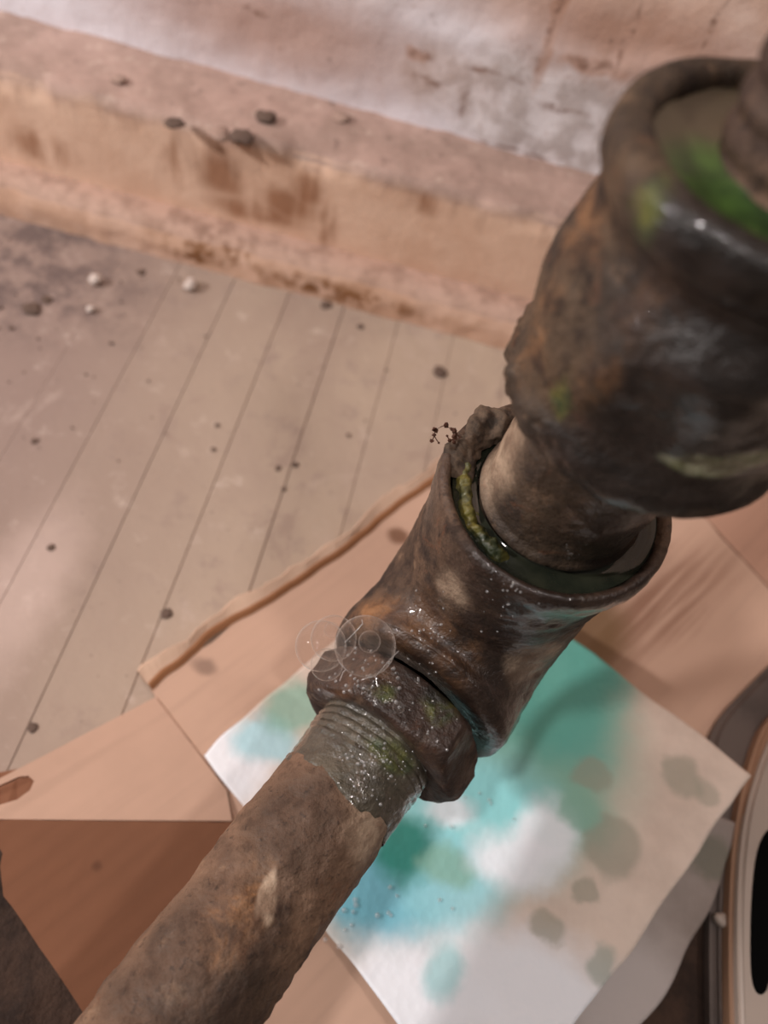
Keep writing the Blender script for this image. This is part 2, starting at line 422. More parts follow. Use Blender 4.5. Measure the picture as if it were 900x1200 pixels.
V, Fc = sweep(elbow_path, ep, 168, elbow_disp)
elbow = mesh('elbow', V, Fc, None, pw); tag(elbow, 'dark cast elbow between lock nut and upright pipe')
B_elbow = bvh(V, Fc)

# riser nipple between elbow and valve
VAX = Vector((.0605, .1488, 0))
def riser_path(s):   # s = z
    t = (s - .18) / (.25 - .18)
    c = Vector((TOP_C.x + (VAX.x - .001 - TOP_C.x) * t, TOP_C.y, s)); return c, Vector((0, 0, 1)), Vector((1, 0, 0))
rp = dense([(.184, .0252), (.1925, .0252), (.1955, .0268), (.1975, .0262), (.1985, .0252), (.250, .0256)], .0009)
V, Fc = sweep(riser_path, rp, 140, lambda p, s, a: fr(p, 70, 5) * .0005)
riser = mesh('riser_pipe', V, Fc, None, pw); tag(riser, 'short upright pipe between elbow and valve')
B_riser = bvh(V, Fc)

# valve body
def on_cyl(x, y, r):
    d = ray(x, y); ox, oy = CO.x - VAX.x, CO.y - VAX.y
    a = d.x ** 2 + d.y ** 2; b = 2 * (ox * d.x + oy * d.y); c_ = ox * ox + oy * oy - r * r
    disc = max(0, b * b - 4 * a * c_); return CO + d * ((-b - math.sqrt(disc)) / (2 * a))
G = [(on_cyl(848, 468, .039), .0035, .009), (on_cyl(745, 505, .039), -.0030, .008), (on_cyl(690, 470, .039), .0016, .005), (on_cyl(715, 425, .039), .0016, .005), (on_cyl(740, 385, .039), .0014, .005),
     (on_cyl(815, 430, .038), .0030, .005), (on_cyl(885, 450, .038), .0032, .005), (on_cyl(790, 260, .037), .0016, .004), (on_cyl(700, 330, .039), -.0012, .010)]
def valve_path(s): return Vector((VAX.x, VAX.y, s)), Vector((0, 0, 1)), Vector((1, 0, 0))
vp = [(.2450, .0235), (.2436, .0300), (.2434, .0345), (.2446, .0372), (.2474, .0386), (.2515, .0390), (.2550, .0386), (.2580, .0372), (.2620, .0364), (.268, .0372), (.277, .0378), (.284, .0368), (.2905, .0352), (.2965, .0332), (.3010, .0328),
      (.3040, .0348), (.3065, .0362), (.312, .0366), (.3150, .0358), (.316, .0340), (.3160, .0300), (.3148, .0282), (.3105, .0277), (.309, .0262), (.3088, .0125)]
vp = soften(dense(vp, .0009), 3)
def valve_disp(p, s, a):
    ring = sm(.2610, .255, s)
    d = fr(p, 34, 5) * .0010 + fr(p, 130, 3) * .0003
    left = max(0, math.cos(a - math.radians(170)))
    d += ring * left * (fr(p, 170, 4) * .0020 - .0004)
    if s < .303:
        for c_, am, sg in G: d += am * math.exp(-(p - c_).length_squared / (2 * sg * sg))
    return d
V, Fc = sweep(valve_path, vp, 180, valve_disp)
valve = mesh('valve_body', V, Fc, None, pw); tag(valve, 'large bulging valve body at the top of the pipe')
B_valve = bvh(V, Fc)
# thin pipe leaving the valve, with coarse thread
UV, UF = [], []
rows = 240
for i in range(rows + 1):
    z = .304 + .19 * i / rows
    for k in range(96):
        a = 2 * PI * k / 96
        r = .0158 + .0014 * sm(.345, .335, z) * abs(math.sin((z / .0062 - a / (2 * PI)) * PI)) ** .8
        n = Vector((math.cos(a), math.sin(a), 0)); c_ = Vector((VAX.x + .0015 + (z - .31) * .03, VAX.y + (z - .31) * .25, z))
        r += fr(c_ + n * r, 70, 4) * .0005
        UV.append(c_ + n * r)
for i in range(rows):
    for k in range(96):
        k2 = (k + 1) % 96; UF.append((i * 96 + k, i * 96 + k2, (i + 1) * 96 + k2, (i + 1) * 96 + k))
upper = mesh('upper_pipe', UV, UF, None, pw); tag(upper, 'thinner threaded pipe rising from the valve')

# materials with stains, some painted shade and shine
H = hit
lower.data.materials.append(rust('pipe_rust', spot=.4, lo=rgb(100, 76, 60), hi=rgb(138, 108, 86), dark_amt=.85,
    dark=[(H(B_pipe, 230, 1180), (.03, .012, .03), .6), (H(B_pipe, 400, 905), (.010, .008, .01), .5), (H(B_pipe, 205, 1130), (.012, .02, .02), .5), (H(B_pipe, 300, 1090), (.010, .016, .02), .5), (H(B_pipe, 345, 960), (.016, .016, .016), .6), (H(B_pipe, 270, 1170), (.02, .014, .02), .5)],
    orange=[(H(B_pipe, 300, 1050), (.006, .010, .01), .6), (H(B_pipe, 265, 1085), (.007, .009, .01), .6)],
    pale=[(H(B_pipe, 312, 1045), (.0022, .0065, .01), .3, (.004, 120)), (H(B_pipe, 318, 1065), (.002, .004, .01), .3, (.004, 120)), (H(B_pipe, 385, 855), (.007, .006, .01), .5), (H(B_pipe, 445, 960), (.010, .016, .02), .4)]))
thread.data.materials.append(rust('thread_wet', lo=rgb(62, 56, 46), hi=rgb(112, 102, 84), wet=[(A0, .2, .1)], green=[(H(B_thread, 465, 890), (.006, .004, .01), .6), (H(B_thread, 448, 873), (.006, .003, .01), .6)], wetcol=rgb(60, 56, 48), green_amt=.6))
nut.data.materials.append(rust('nut_rust', lo=rgb(44, 29, 23), hi=rgb(92, 66, 49), green_amt=.6, wet=[(H(B_nut, 450, 790), (.035, .03, .03), .3)],
    green=[(H(B_nut, 447, 812), (.004, .004, .01), .5), (H(B_nut, 518, 826), (.005, .005, .01), .6)],
    orange=[(H(B_nut, 440, 785), (.007, .005, .01), .6), (H(B_nut, 405, 800), (.006, .005, .01), .6)],
    dark=[(H(B_nut, 440, 752), (.007, .005, .01), .5), (H(B_nut, 480, 785), (.010, .006, .01), .5), (H(B_nut, 505, 805), (.008, .005, .01), .5), (H(B_nut, 530, 890), (.012, .012, .02), .5)], wetcol=rgb(40, 29, 24),
    late_dark=[(H(B_nut, 432, 742), (.008, .006, .01), .4, (.006, 90)), (H(B_nut, 462, 764), (.008, .005, .01), .4, (.006, 90)), (H(B_nut, 490, 790), (.008, .005, .01), .4, (.006, 90)), (H(B_nut, 515, 815), (.006, .004, .01), .4, (.006, 90))]))
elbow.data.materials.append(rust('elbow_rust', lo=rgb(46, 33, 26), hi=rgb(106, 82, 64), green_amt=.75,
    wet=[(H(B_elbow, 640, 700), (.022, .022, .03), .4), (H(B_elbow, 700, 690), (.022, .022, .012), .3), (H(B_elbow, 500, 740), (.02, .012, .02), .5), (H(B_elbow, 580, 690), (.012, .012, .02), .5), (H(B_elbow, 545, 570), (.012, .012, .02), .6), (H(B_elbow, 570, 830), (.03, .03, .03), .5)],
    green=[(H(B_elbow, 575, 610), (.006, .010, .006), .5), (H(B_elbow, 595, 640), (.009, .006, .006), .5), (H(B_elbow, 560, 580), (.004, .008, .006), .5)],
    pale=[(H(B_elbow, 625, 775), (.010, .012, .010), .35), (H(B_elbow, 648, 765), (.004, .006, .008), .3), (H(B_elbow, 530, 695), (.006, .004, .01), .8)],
    dark=[(H(B_elbow, 570, 770), (.030, .022, .03), .4), (H(B_elbow, 555, 800), (.020, .016, .03), .4), (H(B_elbow, 610, 710), (.024, .020, .02), .5), (H(B_elbow, 585, 860), (.020, .020, .02), .5)],  # valve's shade painted dark on the elbow's right side
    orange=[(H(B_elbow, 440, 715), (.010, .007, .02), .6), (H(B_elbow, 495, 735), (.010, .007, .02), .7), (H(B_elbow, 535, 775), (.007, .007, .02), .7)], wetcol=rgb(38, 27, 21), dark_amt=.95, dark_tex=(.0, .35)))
riser.data.materials.append(rust('riser_rust', lo=rgb(54, 41, 31), hi=rgb(98, 78, 60), wet=[(H(B_riser, 700, 610), (.02, .02, .03), .7)], pale=[(H(B_riser, 590, 530), (.006, .01, .02), .7)], wetcol=rgb(40, 32, 24), dark_amt=.8, dark=[(H(B_riser, 720, 600), (.014, .02, .02), .6)]))
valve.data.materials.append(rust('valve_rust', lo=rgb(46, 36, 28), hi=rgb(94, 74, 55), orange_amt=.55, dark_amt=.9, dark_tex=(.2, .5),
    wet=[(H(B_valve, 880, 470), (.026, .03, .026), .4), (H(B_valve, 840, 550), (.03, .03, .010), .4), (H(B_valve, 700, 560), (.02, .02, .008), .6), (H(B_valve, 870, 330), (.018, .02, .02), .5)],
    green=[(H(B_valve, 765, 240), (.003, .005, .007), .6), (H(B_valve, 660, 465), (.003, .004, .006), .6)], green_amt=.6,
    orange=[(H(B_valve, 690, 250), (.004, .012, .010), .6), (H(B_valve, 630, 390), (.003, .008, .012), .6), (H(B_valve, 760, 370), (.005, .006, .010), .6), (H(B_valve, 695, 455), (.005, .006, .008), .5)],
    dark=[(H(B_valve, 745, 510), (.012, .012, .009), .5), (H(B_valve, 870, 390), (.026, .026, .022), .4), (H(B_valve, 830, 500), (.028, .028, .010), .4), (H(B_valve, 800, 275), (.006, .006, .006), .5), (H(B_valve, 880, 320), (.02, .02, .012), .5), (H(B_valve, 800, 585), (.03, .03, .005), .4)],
    painted_glint=[(H(B_valve, 830, 552), (.008, .008, .0022), .4, (.003, 90)), (H(B_valve, 860, 545), (.010, .010, .0024), .35, (.003, 90)), (H(B_valve, 815, 548), (.007, .007, .0022), .4, (.003, 90)), (H(B_valve, 895, 535), (.008, .008, .0024), .4, (.003, 90))],  # wet reflection on the ring shoulder, painted as a pale crescent
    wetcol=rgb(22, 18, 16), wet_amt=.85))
upper.data.materials.append(rust('upper_pipe_rust', lo=rgb(66, 48, 38), hi=rgb(118, 92, 72)))

# dirt crust on the far left of the elbow's mouth
M = Mat('dirt_crust'); n = M.noise(160, 5, .7)
MAT_CRUST = M.done(M.mix(M.rng(n, .35, .65), rgb(52, 42, 34), rgb(104, 86, 70)), .85, M.bump(n, .6, .001))
cr_v, cr_f = [], []
na, nr = 70, 26
for i in range(na + 1):
    a = math.radians(96 + 88 * i / na); e = math.sin(PI * i / na) ** .5
    for j in range(nr + 1):
        b = PI * j / nr
        r0 = .0330 + .0058 * math.cos(b); z0 = ZTOP - .003 + e * .0052 * math.sin(b)
        p = Vector((TOP_C.x + math.cos(a) * r0, TOP_C.y + math.sin(a) * r0, z0))
        k = fr(p, 140, 4) * .0028 * e
        cr_v.append(p + Vector((math.cos(a) * math.cos(b), math.sin(a) * math.cos(b), math.sin(b))) * k)
for i in range(na):
    for j in range(nr):
        cr_f.append((i * (nr + 1) + j, i * (nr + 1) + j + 1, (i + 1) * (nr + 1) + j + 1, (i + 1) * (nr + 1) + j))
tag(mesh('dirt_crust', cr_v, cr_f, MAT_CRUST, elbow), 'crumbly grey dirt caked on the far rim of the elbow mouth')
# moss in the left of the groove
M = Mat('moss'); n = M.noise(300, 4, .7); n2 = M.noise(110, 4, .6)
MAT_MOSS = M.done(M.mix(M.rng(n2, .36, .6), M.mix(n, rgb(126, 114, 48), rgb(84, 82, 34)), rgb(42, 50, 26)), .5, M.bump(n, .8, .001), coat=.4)
mv, mf = [], []
na, nr = 110, 14
for i in range(na + 1):
    a = math.radians(165 + 92 * i / na); e = sm(0, .12, i / na) * sm(1, .75, i / na)
    for j in range(nr + 1):
        b = PI * j / nr
        r0 = .0300 + .0030 * math.cos(b); z0 = ZTOP - .0065 + e * .0050 * math.sin(b)
        p = Vector((TOP_C.x + math.cos(a) * r0, TOP_C.y + math.sin(a) * r0, z0))
        mv.append(p + Vector((0, 0, 1)) * fr(p, 260, 4) * .0022 * e)
for i in range(na):
    for j in range(nr):
        mf.append((i * (nr + 1) + j, i * (nr + 1) + j + 1, (i + 1) * (nr + 1) + j + 1, (i + 1) * (nr + 1) + j))
tag(mesh('moss', mv, mf, MAT_MOSS, elbow), 'yellow-green growth in the groove of the elbow mouth')

# dried sprigs hanging off the crust
MAT_SPRIG = Mat('dry_sprig').done(rgb(74, 40, 24), .8)
def tube(bm, pts, r, seg=6):
    prev = None
    for i, p in enumerate(pts):
        t = (pts[min(i + 1, len(pts) - 1)] - pts[max(i - 1, 0)]).normalized()
        u = t.orthogonal().normalized(); w = t.cross(u)
        ring = [bm.verts.new(p + (u * math.cos(2 * PI * k / seg) + w * math.sin(2 * PI * k / seg)) * r) for k in range(seg)]
        if prev:
            for k in range(seg): bm.faces.new((prev[k], prev[(k + 1) % seg], ring[(k + 1) % seg], ring[k]))
        prev = ring
def lump(bm, c_, r, sub=1, rough=.5):
    g = bmesh.ops.create_icosphere(bm, subdivisions=sub, radius=r)
    for v in g['verts']:
        v.co = v.co * (1 + rough * noise.noise(v.co * (1.2 / r) + c_ * 400)) + c_
def atd(x, y, d): return CO + ray(x, y) * d
SD = .243
bm = bmesh.new()
for pts in [[(540, 512), (532, 518), (531, 506), (523, 498)], [(533, 515), (527, 516), (524, 511)], [(540, 513), (534, 508), (529, 503)]]:
    P3 = [atd(x, y, SD) for x, y in pts]; tube(bm, P3, .00022)
    for p in P3[1:]: lump(bm, p, random.uniform(.0004, .0007), 1, .7)
lump(bm, atd(523, 498, SD), .0010, 1, .7); lump(bm, atd(532, 505, SD), .0009, 1, .8); lump(bm, atd(533, 512, SD), .0009, 1, .8)
for pts in [[(523, 498), (517, 500), (510, 504), (509, 511), (506, 517)], [(509, 511), (512, 516), (515, 520)]]:
    P3 = [atd(x, y, SD) for x, y in pts]; tube(bm, P3, .00016)
for x, y, r in [(510, 504, .0009), (509, 510, .0006), (506, 517, .0007), (514, 519, .0005)]: lump(bm, atd(x, y, SD), r, 1, .8)
tag(bmobj('dried_sprig', bm, MAT_SPRIG, elbow, smooth=False), 'tiny dried brown sprigs sticking out of the dirt crust')

# ------------------------------------------------------------------ soapy water
def water_mat(name, col, col2, rough=.04, ct=1.0):
    M = Mat(name); n = M.noise(70, 3, .5)
    return M.done(M.mix(M.rng(n, .4, .65), col, col2), rough, M.bump(M.noise(60, 2), .12, .001), coat=ct)
def green_pool_mat():
    M = Mat('green_soapy_water'); n = M.noise(90, 4, .6)
    k = M.any([M.blob(onz(870, 250, .312), (.016, .016, .02), .6, (.01, 90)), M.blob(onz(820, 205, .312), (.008, .010, .02), .6, (.01, 90))])
    c = M.mix(k, rgb(78, 68, 50), M.mix(M.rng(n, .35, .65), rgb(60, 88, 34), rgb(30, 50, 20)))
    return M.done(c, .4, M.bump(n, .2, .001), coat=.1)
def pool(name, c_, r0, r1, z, mat, label):
    V, Fc = [], []
    rr = [r0, r0 + .0006, (r0 + r1) / 2, r1 - .0008, r1]; zz = [.0007, .0002, 0, .0002, .0007]
    for r, dz in zip(rr, zz):
        for k in range(96):
            a = 2 * PI * k / 96; V.append((c_.x + r * math.cos(a), c_.y + r * math.sin(a), z + dz))
    for i in range(4):
        for k in range(96): Fc.append((i * 96 + k, i * 96 + (k + 1) % 96, (i + 1) * 96 + (k + 1) % 96, (i + 1) * 96 + k))
    return tag(mesh(name, V, Fc, mat), label, 'water', 'soapy water lying in the pipe fittings')
pool('water_pool', TOP_C, .0258, .0338, ZTOP - .0038, water_mat('dark_soapy_water', rgb(30, 34, 27), rgb(44, 46, 36), .05, .1), 'dark glossy water lying in the elbow mouth around the upright pipe')
pool('water_pool', VAX, .0150, .0282, .3122, green_pool_mat(), 'green tinged water lying in the top of the valve around the thin pipe')

# soap bubbles on the nut
bm_mat = bpy.data.materials.new('soap_film'); bm_mat.use_nodes = True
t = bm_mat.node_tree; t.nodes.remove(t.nodes['Principled BSDF'])
tr = t.nodes.new('ShaderNodeBsdfTransparent'); tr.inputs[0].default_value = (.97, .965, .96, 1)
gl = t.nodes.new('ShaderNodeBsdfGlossy'); gl.inputs['Roughness'].default_value = .015; gl.inputs[0].default_value = (1, .97, .94, 1)
lw = t.nodes.new('ShaderNodeLayerWeight'); lw.inputs[0].default_value = .5
pwn = t.nodes.new('ShaderNodeMath'); pwn.operation = 'POWER'; pwn.inputs[1].default_value = 5
mr = t.nodes.new('ShaderNodeMapRange'); mr.inputs[3].default_value = .025; mr.inputs[4].default_value = .95
mx = t.nodes.new('ShaderNodeMixShader')
t.links.new(lw.outputs['Facing'], pwn.inputs[0]); t.links.new(pwn.outputs[0], mr.inputs[0]); t.links.new(mr.outputs[0], mx.inputs[0])
df = t.nodes.new('ShaderNodeBsdfDiffuse'); df.inputs[0].default_value = (1, .97, .94, 1); m2 = t.nodes.new('ShaderNodeMixShader'); m2.inputs[0].default_value = .35
t.links.new(gl.outputs[0], m2.inputs[1]); t.links.new(df.outputs[0], m2.inputs[2])
t.links.new(tr.outputs[0], mx.inputs[1]); t.links.new(m2.outputs[0], mx.inputs[2]); t.links.new(mx.outputs[0], t.nodes['Material Output'].inputs[0])
BUB = [(376, 757, 30, .254, 'largest pale soap bubble overhanging the far left corner of the nut'),
       (383, 779, 19, .250, 'small soap bubble lowest in the cluster, at the left corner of the nut'),
       (391, 748, 27, .252, 'soap bubble in the middle of the cluster, behind the lowest one'),
       (428, 757, 36, .250, 'soap bubble sitting on top of the nut, right end of the cluster'),
       (389, 738, 9, .247, 'tiny dark soap bubble at the top of the cluster'),
       (433, 752, 13, .243, 'small shiny soap bubble inside the one on top of the nut'),
       (467, 829, 7, .246, 'single tiny round soap bubble below the cluster, beside the green stain')]
for x, y, rp_, d, lab in BUB:
    bm = bmesh.new(); bmesh.ops.create_uvsphere(bm, u_segments=40, v_segments=24, radius=rp_ / FPX * d)
    o = bmobj('soap_bubble', bm, bm_mat); o.location = atd(x, y, d); tag(o, lab, 'bubble', 'soap bubbles on the lock nut')
# droplets and froth: uncountable
MAT_DROP = bpy.data.materials.new('froth_film'); MAT_DROP.use_nodes = True
t = MAT_DROP.node_tree; t.nodes.remove(t.nodes['Principled BSDF'])
tr = t.nodes.new('ShaderNodeBsdfTransparent'); gl = t.nodes.new('ShaderNodeBsdfGlossy'); gl.inputs['Roughness'].default_value = .08
mx = t.nodes.new('ShaderNodeMixShader'); mx.inputs[0].default_value = .32; gl.inputs['Roughness'].default_value = .12
df = t.nodes.new('ShaderNodeBsdfDiffuse'); df.inputs[0].default_value = (1, 1, 1, 1); m2 = t.nodes.new('ShaderNodeMixShader'); m2.inputs[0].default_value = .5
t.links.new(df.outputs[0], m2.inputs[1]); t.links.new(gl.outputs[0], m2.inputs[2])
t.links.new(tr.outputs[0], mx.inputs[1]); t.links.new(m2.outputs[0], mx.inputs[2]); t.links.new(mx.outputs[0], t.nodes['Material Output'].inputs[0])
bm = bmesh.new()
def scatter(B, cx, cy, sx, sy, n, r0, r1):
    for _ in range(n):
        x, y = random.gauss(cx, sx), random.gauss(cy, sy); r = B.ray_cast(CO, ray(x, y))
        if r[0] is None or r[3] > .6: continue
        g = bmesh.ops.create_icosphere(bm, subdivisions=2, radius=random.uniform(r0, r1))
        for v in g['verts']: v.co = v.co + r[0]
scatter(B_nut, 430, 790, 30, 22, 70, .0002, .0008)
scatter(B_nut, 485, 830, 30, 30, 30, .0002, .0006)
scatter(B_thread, 432, 890, 16, 20, 70, .0002, .0007)
scatter(B_thread, 465, 890, 16, 20, 25, .0002, .0005)
scatter(B_elbow, 500, 740, 12, 22, 40, .0002, .0006)
scatter(B_elbow, 590, 690, 20, 20, 25, .0002, .0005)
for pts in [[(404, 753), (415, 742), (425, 731), (424, 726)], [(423, 797), (432, 794), (440, 793), (454, 776), (467, 763)], [(440, 793), (442, 804)], [(398, 798), (402, 788), (405, 785)]]:
    P3 = []
    for x, y in pts:
        r = B_nut.ray_cast(CO, ray(x, y)); P3.append((r[0] if r[0] is not None else atd(x, y, .25)) - ray(x, y) * .002)
    tube(bm, P3, .00022)
tag(bmobj('soap_froth', bm, MAT_DROP), 'fine clear droplets and film threads of soapy water on nut and thread', 'droplets', kind='stuff')

# ------------------------------------------------------------------ cardboard box, opened flat
def card_mat(name, base, warmth=0.0, stains_and_shade=()):
    M = Mat(name)
    n1 = M.noise(12, 5, .6); n2 = M.noise(80, 4, .6)
    mp = M.N.new('ShaderNodeMapping'); mp.vector_type = 'POINT'; mp.inputs['Rotation'].default_value = (0, 0, -math.atan2(.817, .576)); M.link(M.P, mp.inputs['Vector'])
    st = M.N.new('ShaderNodeMapping'); st.inputs['Scale'].default_value = (6, 130, 6); M.link(mp.outputs[0], st.inputs['Vector'])
    ns = M.noise(1, 3, .6, .2, st.outputs[0])
    wv = M.N.new('ShaderNodeTexWave'); wv.bands_direction = 'Y'; wv.inputs['Scale'].default_value = 40; wv.inputs['Distortion'].default_value = .4; M.link(mp.outputs[0], wv.inputs['Vector'])
    dark = tuple(k * .72 for k in base)
    c = M.mix(M.rng(n1, .4, .7, 0, .35), base, dark)
    c = M.mix(M.rng(ns, .50, .75, 0, .28), c, tuple(k * .7 for k in base))
    for b in stains_and_shade:
        *bb, col, amt, tex = b
        k = M.blob(*bb)
        if tex: k = M.math('MULTIPLY', k, M.rng(ns, .38, .6))
        c = M.mix(M.math('MULTIPLY', k, amt), c, col)
    return M.done(c, .85, M.bump(wv.outputs['Fac'], .10, .0005, M.bump(n2, .2, .0005)))
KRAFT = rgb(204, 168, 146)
MAT_CARD = card_mat('kraft_card', KRAFT, stains_and_shade=[
    (onz(770, 710), (.06, .02, .05), .7, (.02, 40), .9, rgb(140, 98, 76), .7, True),
    (onz(690, 745), (.02, .03, .05), .6, (.01, 40), .0, rgb(112, 84, 48), .8, False),  # elbow's shadow on the card, painted in olive brown
    (onz(465, 634), (.006, .005, .03), .4, (.006, 60), .0, rgb(110, 70, 44), .8, False),
    (onz(493, 566), (.011, .006, .03), .5, (.008, 60), .0, rgb(84, 52, 34), .85, False),
    (onz(240, 785), (.006, .005, .03), .5, (.008, 60), .0, rgb(130, 104, 90), .7, False)])
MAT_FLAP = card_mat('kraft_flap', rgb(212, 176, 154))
MAT_KRAFT_SHADE = card_mat('kraft_shade', rgb(138, 92, 66), stains_and_shade=[(onz(122, 1023), (.003, .003, .02), .4, (.003, 80), 0., rgb(80, 48, 32), .9, False)])  # a cast shadow painted as browner card
M = Mat('torn_edge'); MAT_EDGE = M.done(M.mix(M.noise(60), rgb(168, 116, 78), rgb(130, 86, 56)), .9)
def card(name, outline, th, mat, parent, jag=.0, cuts=5):
    """outline: list of Vector, top surface; extruded downwards by th; ragged edge, gently buckled"""
    bm = bmesh.new(); pts = []
    for a, b in zip(outline, outline[1:] + outline[:1]):
        n = max(1, int((b - a).length / .006))
        for i in range(n):
            p = a.lerp(b, i / n)
            if jag and 0 < i: p = p + Vector((fr(p, 60, 4), fr(p + Vector((4, 4, 4)), 60, 4), 0)) * jag
            pts.append(p)
    vs = [bm.verts.new(p) for p in pts]
    es = [bm.edges.new((vs[i], vs[(i + 1) % len(vs)])) for i in range(len(vs))]
    bmesh.ops.triangle_fill(bm, use_beauty=True, edges=es)
    bmesh.ops.recalc_face_normals(bm, faces=bm.faces)
    if sum(f.normal.z for f in bm.faces) < 0: bmesh.ops.reverse_faces(bm, faces=bm.faces)
    r = bmesh.ops.extrude_face_region(bm, geom=list(bm.faces))
    dn = [g for g in r['geom'] if isinstance(g, bmesh.types.BMVert)]
    for v in dn: v.co.z -= th
    bmesh.ops.recalc_face_normals(bm, faces=bm.faces)
    o = bmobj(name, bm, mat, parent, smooth=False); return o
CT = .004
K = onz(170, 800, .008); EDIR = Vector((.576, .817, 0)); EN = Vector((.817, -.576, 0))
box = thing('cardboard_box', 'opened brown cardboard box flattened on the floor under the pipes', 'cardboard', (.06, .12, 0))
z0 = .0065
far = onz(510, 557, z0) + EDIR * .085
cr1, cr2 = onz(806, 585, z0), onz(905, 694, z0)
cdir = (cr1 - cr2).normalized(); crtop = cr1 + cdir * .04
rb = onz(838, 850, z0)
base_pts = [onz(176, 806, z0), onz(300, 708, z0), onz(340, 685, z0), onz(510, 560, z0), far, crtop, cr1, cr2, cr2 + Vector((.02, -.05, 0)), rb, onz(760, 1060, z0), onz(700, 1240, z0), onz(560, 1400, z0), onz(200, 1400, z0), onz(250, 1080, z0), onz(268, 928, z0)]
panel = card('base_panel', base_pts, CT, MAT_CARD, box, .0018)
# far edge lip: narrow crushed strip folded up along the far edge
lip_a = [onz(176, 806, z0), onz(245, 745, z0), onz(303, 708, z0), onz(345, 682, z0), onz(430, 622, z0), onz(512, 560, z0), far]
lv, lf = [], []
for i, p in enumerate(lip_a):
    pass
fine = []
for a, b in zip(lip_a, lip_a[1:]):
    n = max(1, int((b - a).length / .003))
    fine += [a.lerp(b, i / n) for i in range(n)]
fine.append(lip_a[-1])
for i, p in enumerate(fine):
    w = .0075 + .004 * fr(p, 40, 4); wob = EN * fr(p, 35, 3) * .002
    for q in [p + EN * .001, p - EN * .0006 + Vector((0, 0, .0016)), p - EN * (.002) + Vector((0, 0, .0008)), p - EN * w + Vector((0, 0, .0030 + .001 * fr(p, 50))), p - EN * (w + .0012) + Vector((0, 0, .0012)), p - EN * .004 + Vector((0, 0, -.003))]:
        lv.append(q + wob)
for i in range(len(fine) - 1):
    for j in range(5): lf.append((i * 6 + j, i * 6 + j + 1, (i + 1) * 6 + j + 1, (i + 1) * 6 + j))
tag(mesh('torn_lip', lv, lf, card_mat('lip_card', rgb(214, 182, 158)), box, smooth=False), 'pale crushed lip along the far edge of the cardboard')
tag(mesh('crease', [q for i, p in enumerate(fine) for q in (p + EN * fr(p, 35, 3) * .002 + EN * .0022 + Vector((0, 0, .0004)), p + EN * fr(p, 35, 3) * .002 - EN * .0004 + Vector((0, 0, .0020)), p + EN * fr(p, 35, 3) * .002 - EN * .0020 + Vector((0, 0, .0012)))],
    [(i * 3 + j, i * 3 + j + 1, i * 3 + j + 4, i * 3 + j + 3) for i in range(len(fine) - 1) for j in range(2)], MAT_EDGE, box, smooth=False), 'brown worn crease beside the pale lip')
# left flap (lit) with a hand hole open to its left edge, and a flap with shade put into its slope and brown
zf = .034
def onplane(x, y, p0, n):
    d = ray(x, y); return CO + d * ((p0 - CO).dot(n) / d.dot(n))
fa, fb = onz(182, 817, .0075), onz(266, 926, .0075)
n1_ = (fa - fb).cross(onz(0, 940, .030) - fb)
P1 = [onplane(x, y, fb, n1_) for x, y in [(182, 817), (266, 926), (272, 962), (120, 961), (0, 960), (-60, 959), (-60, 956), (0, 943), (20, 937), (35, 926), (40, 915), (33, 909), (22, 910), (0, 920), (-60, 944), (-60, 938), (0, 912)]]
card('side_flap', P1, .003, MAT_FLAP, box)
h1, h2 = onplane(0, 960, fb, n1_), onplane(272, 962, fb, n1_)
n2_ = (h1 - h2).cross(onz(140, 1255, .0045) - h2)
P2 = [onplane(x, y, h2, n2_) for x, y in [(272, 963), (120, 962), (0, 961), (-60, 960), (-60, 985), (-3, 990), (3, 1000), (0, 1015), (4, 1050), (25, 1078), (55, 1123), (92, 1178), (140, 1255), (260, 1180), (300, 1010)]]
tag(card('sloping_flap', P2, .003, MAT_KRAFT_SHADE, box, .0006), 'flap sloping down to the floor, shade painted into its brown')
# lower layer seen through the hand hole
P3 = [onplane(x, y, h2, n2_) + Vector((0, 0, -.006)) for x, y in [(70, 968), (-60, 968)]] + [onz(x, y, .012) for x, y in [(-60, 905), (0, 905), (80, 890)]]
card('inner_layer', P3, .002, MAT_KRAFT_SHADE, box)
# right flap beyond the crease
rf = [crtop + EN * .001, crtop + Vector((.16, .03, 0)), cr2 + Vector((.16, .05, 0)), cr2 + Vector((.02, -.05, 0)) + Vector((.001, 0, 0)), cr2 + Vector((.0012, .0005, 0)), cr1 + Vector((.0012, .0005, 0))]
card('end_flap', rf, CT, card_mat('kraft_end', rgb(190, 148, 126)), box)

# ------------------------------------------------------------------ paper towels
def towel_mat(name, T, b0=rgb(226, 208, 194), b1=rgb(208, 190, 176)):
    M = Mat(name)
    n1 = M.noise(30, 5, .6); n2 = M.noise(420, 2, .5)
    c = M.mix(M.rng(n1, .35, .7), b0, b1)
    for px, py, rx, ry, col, amt, soft, z in T:
        p = onz(px, py, z)
        c = M.mix(M.math('MULTIPLY', M.blob(p, (rx, ry, .08), soft, (.014, 60)), amt), c, col)
    vor = M.N.new('ShaderNodeTexVoronoi'); vor.inputs['Scale'].default_value = 260; M.link(M.P, vor.inputs['Vector'])
    return M.done(c, .9, M.bump(vor.outputs['Distance'], .35, .0007, M.bump(n1, .4, .002)))
TZ = .014
teal, cyan, sea, deep, grey, white = rgb(96, 172, 160), rgb(150, 222, 226), rgb(136, 182, 164), rgb(52, 142, 128), rgb(150, 150, 134), rgb(244, 248, 255)
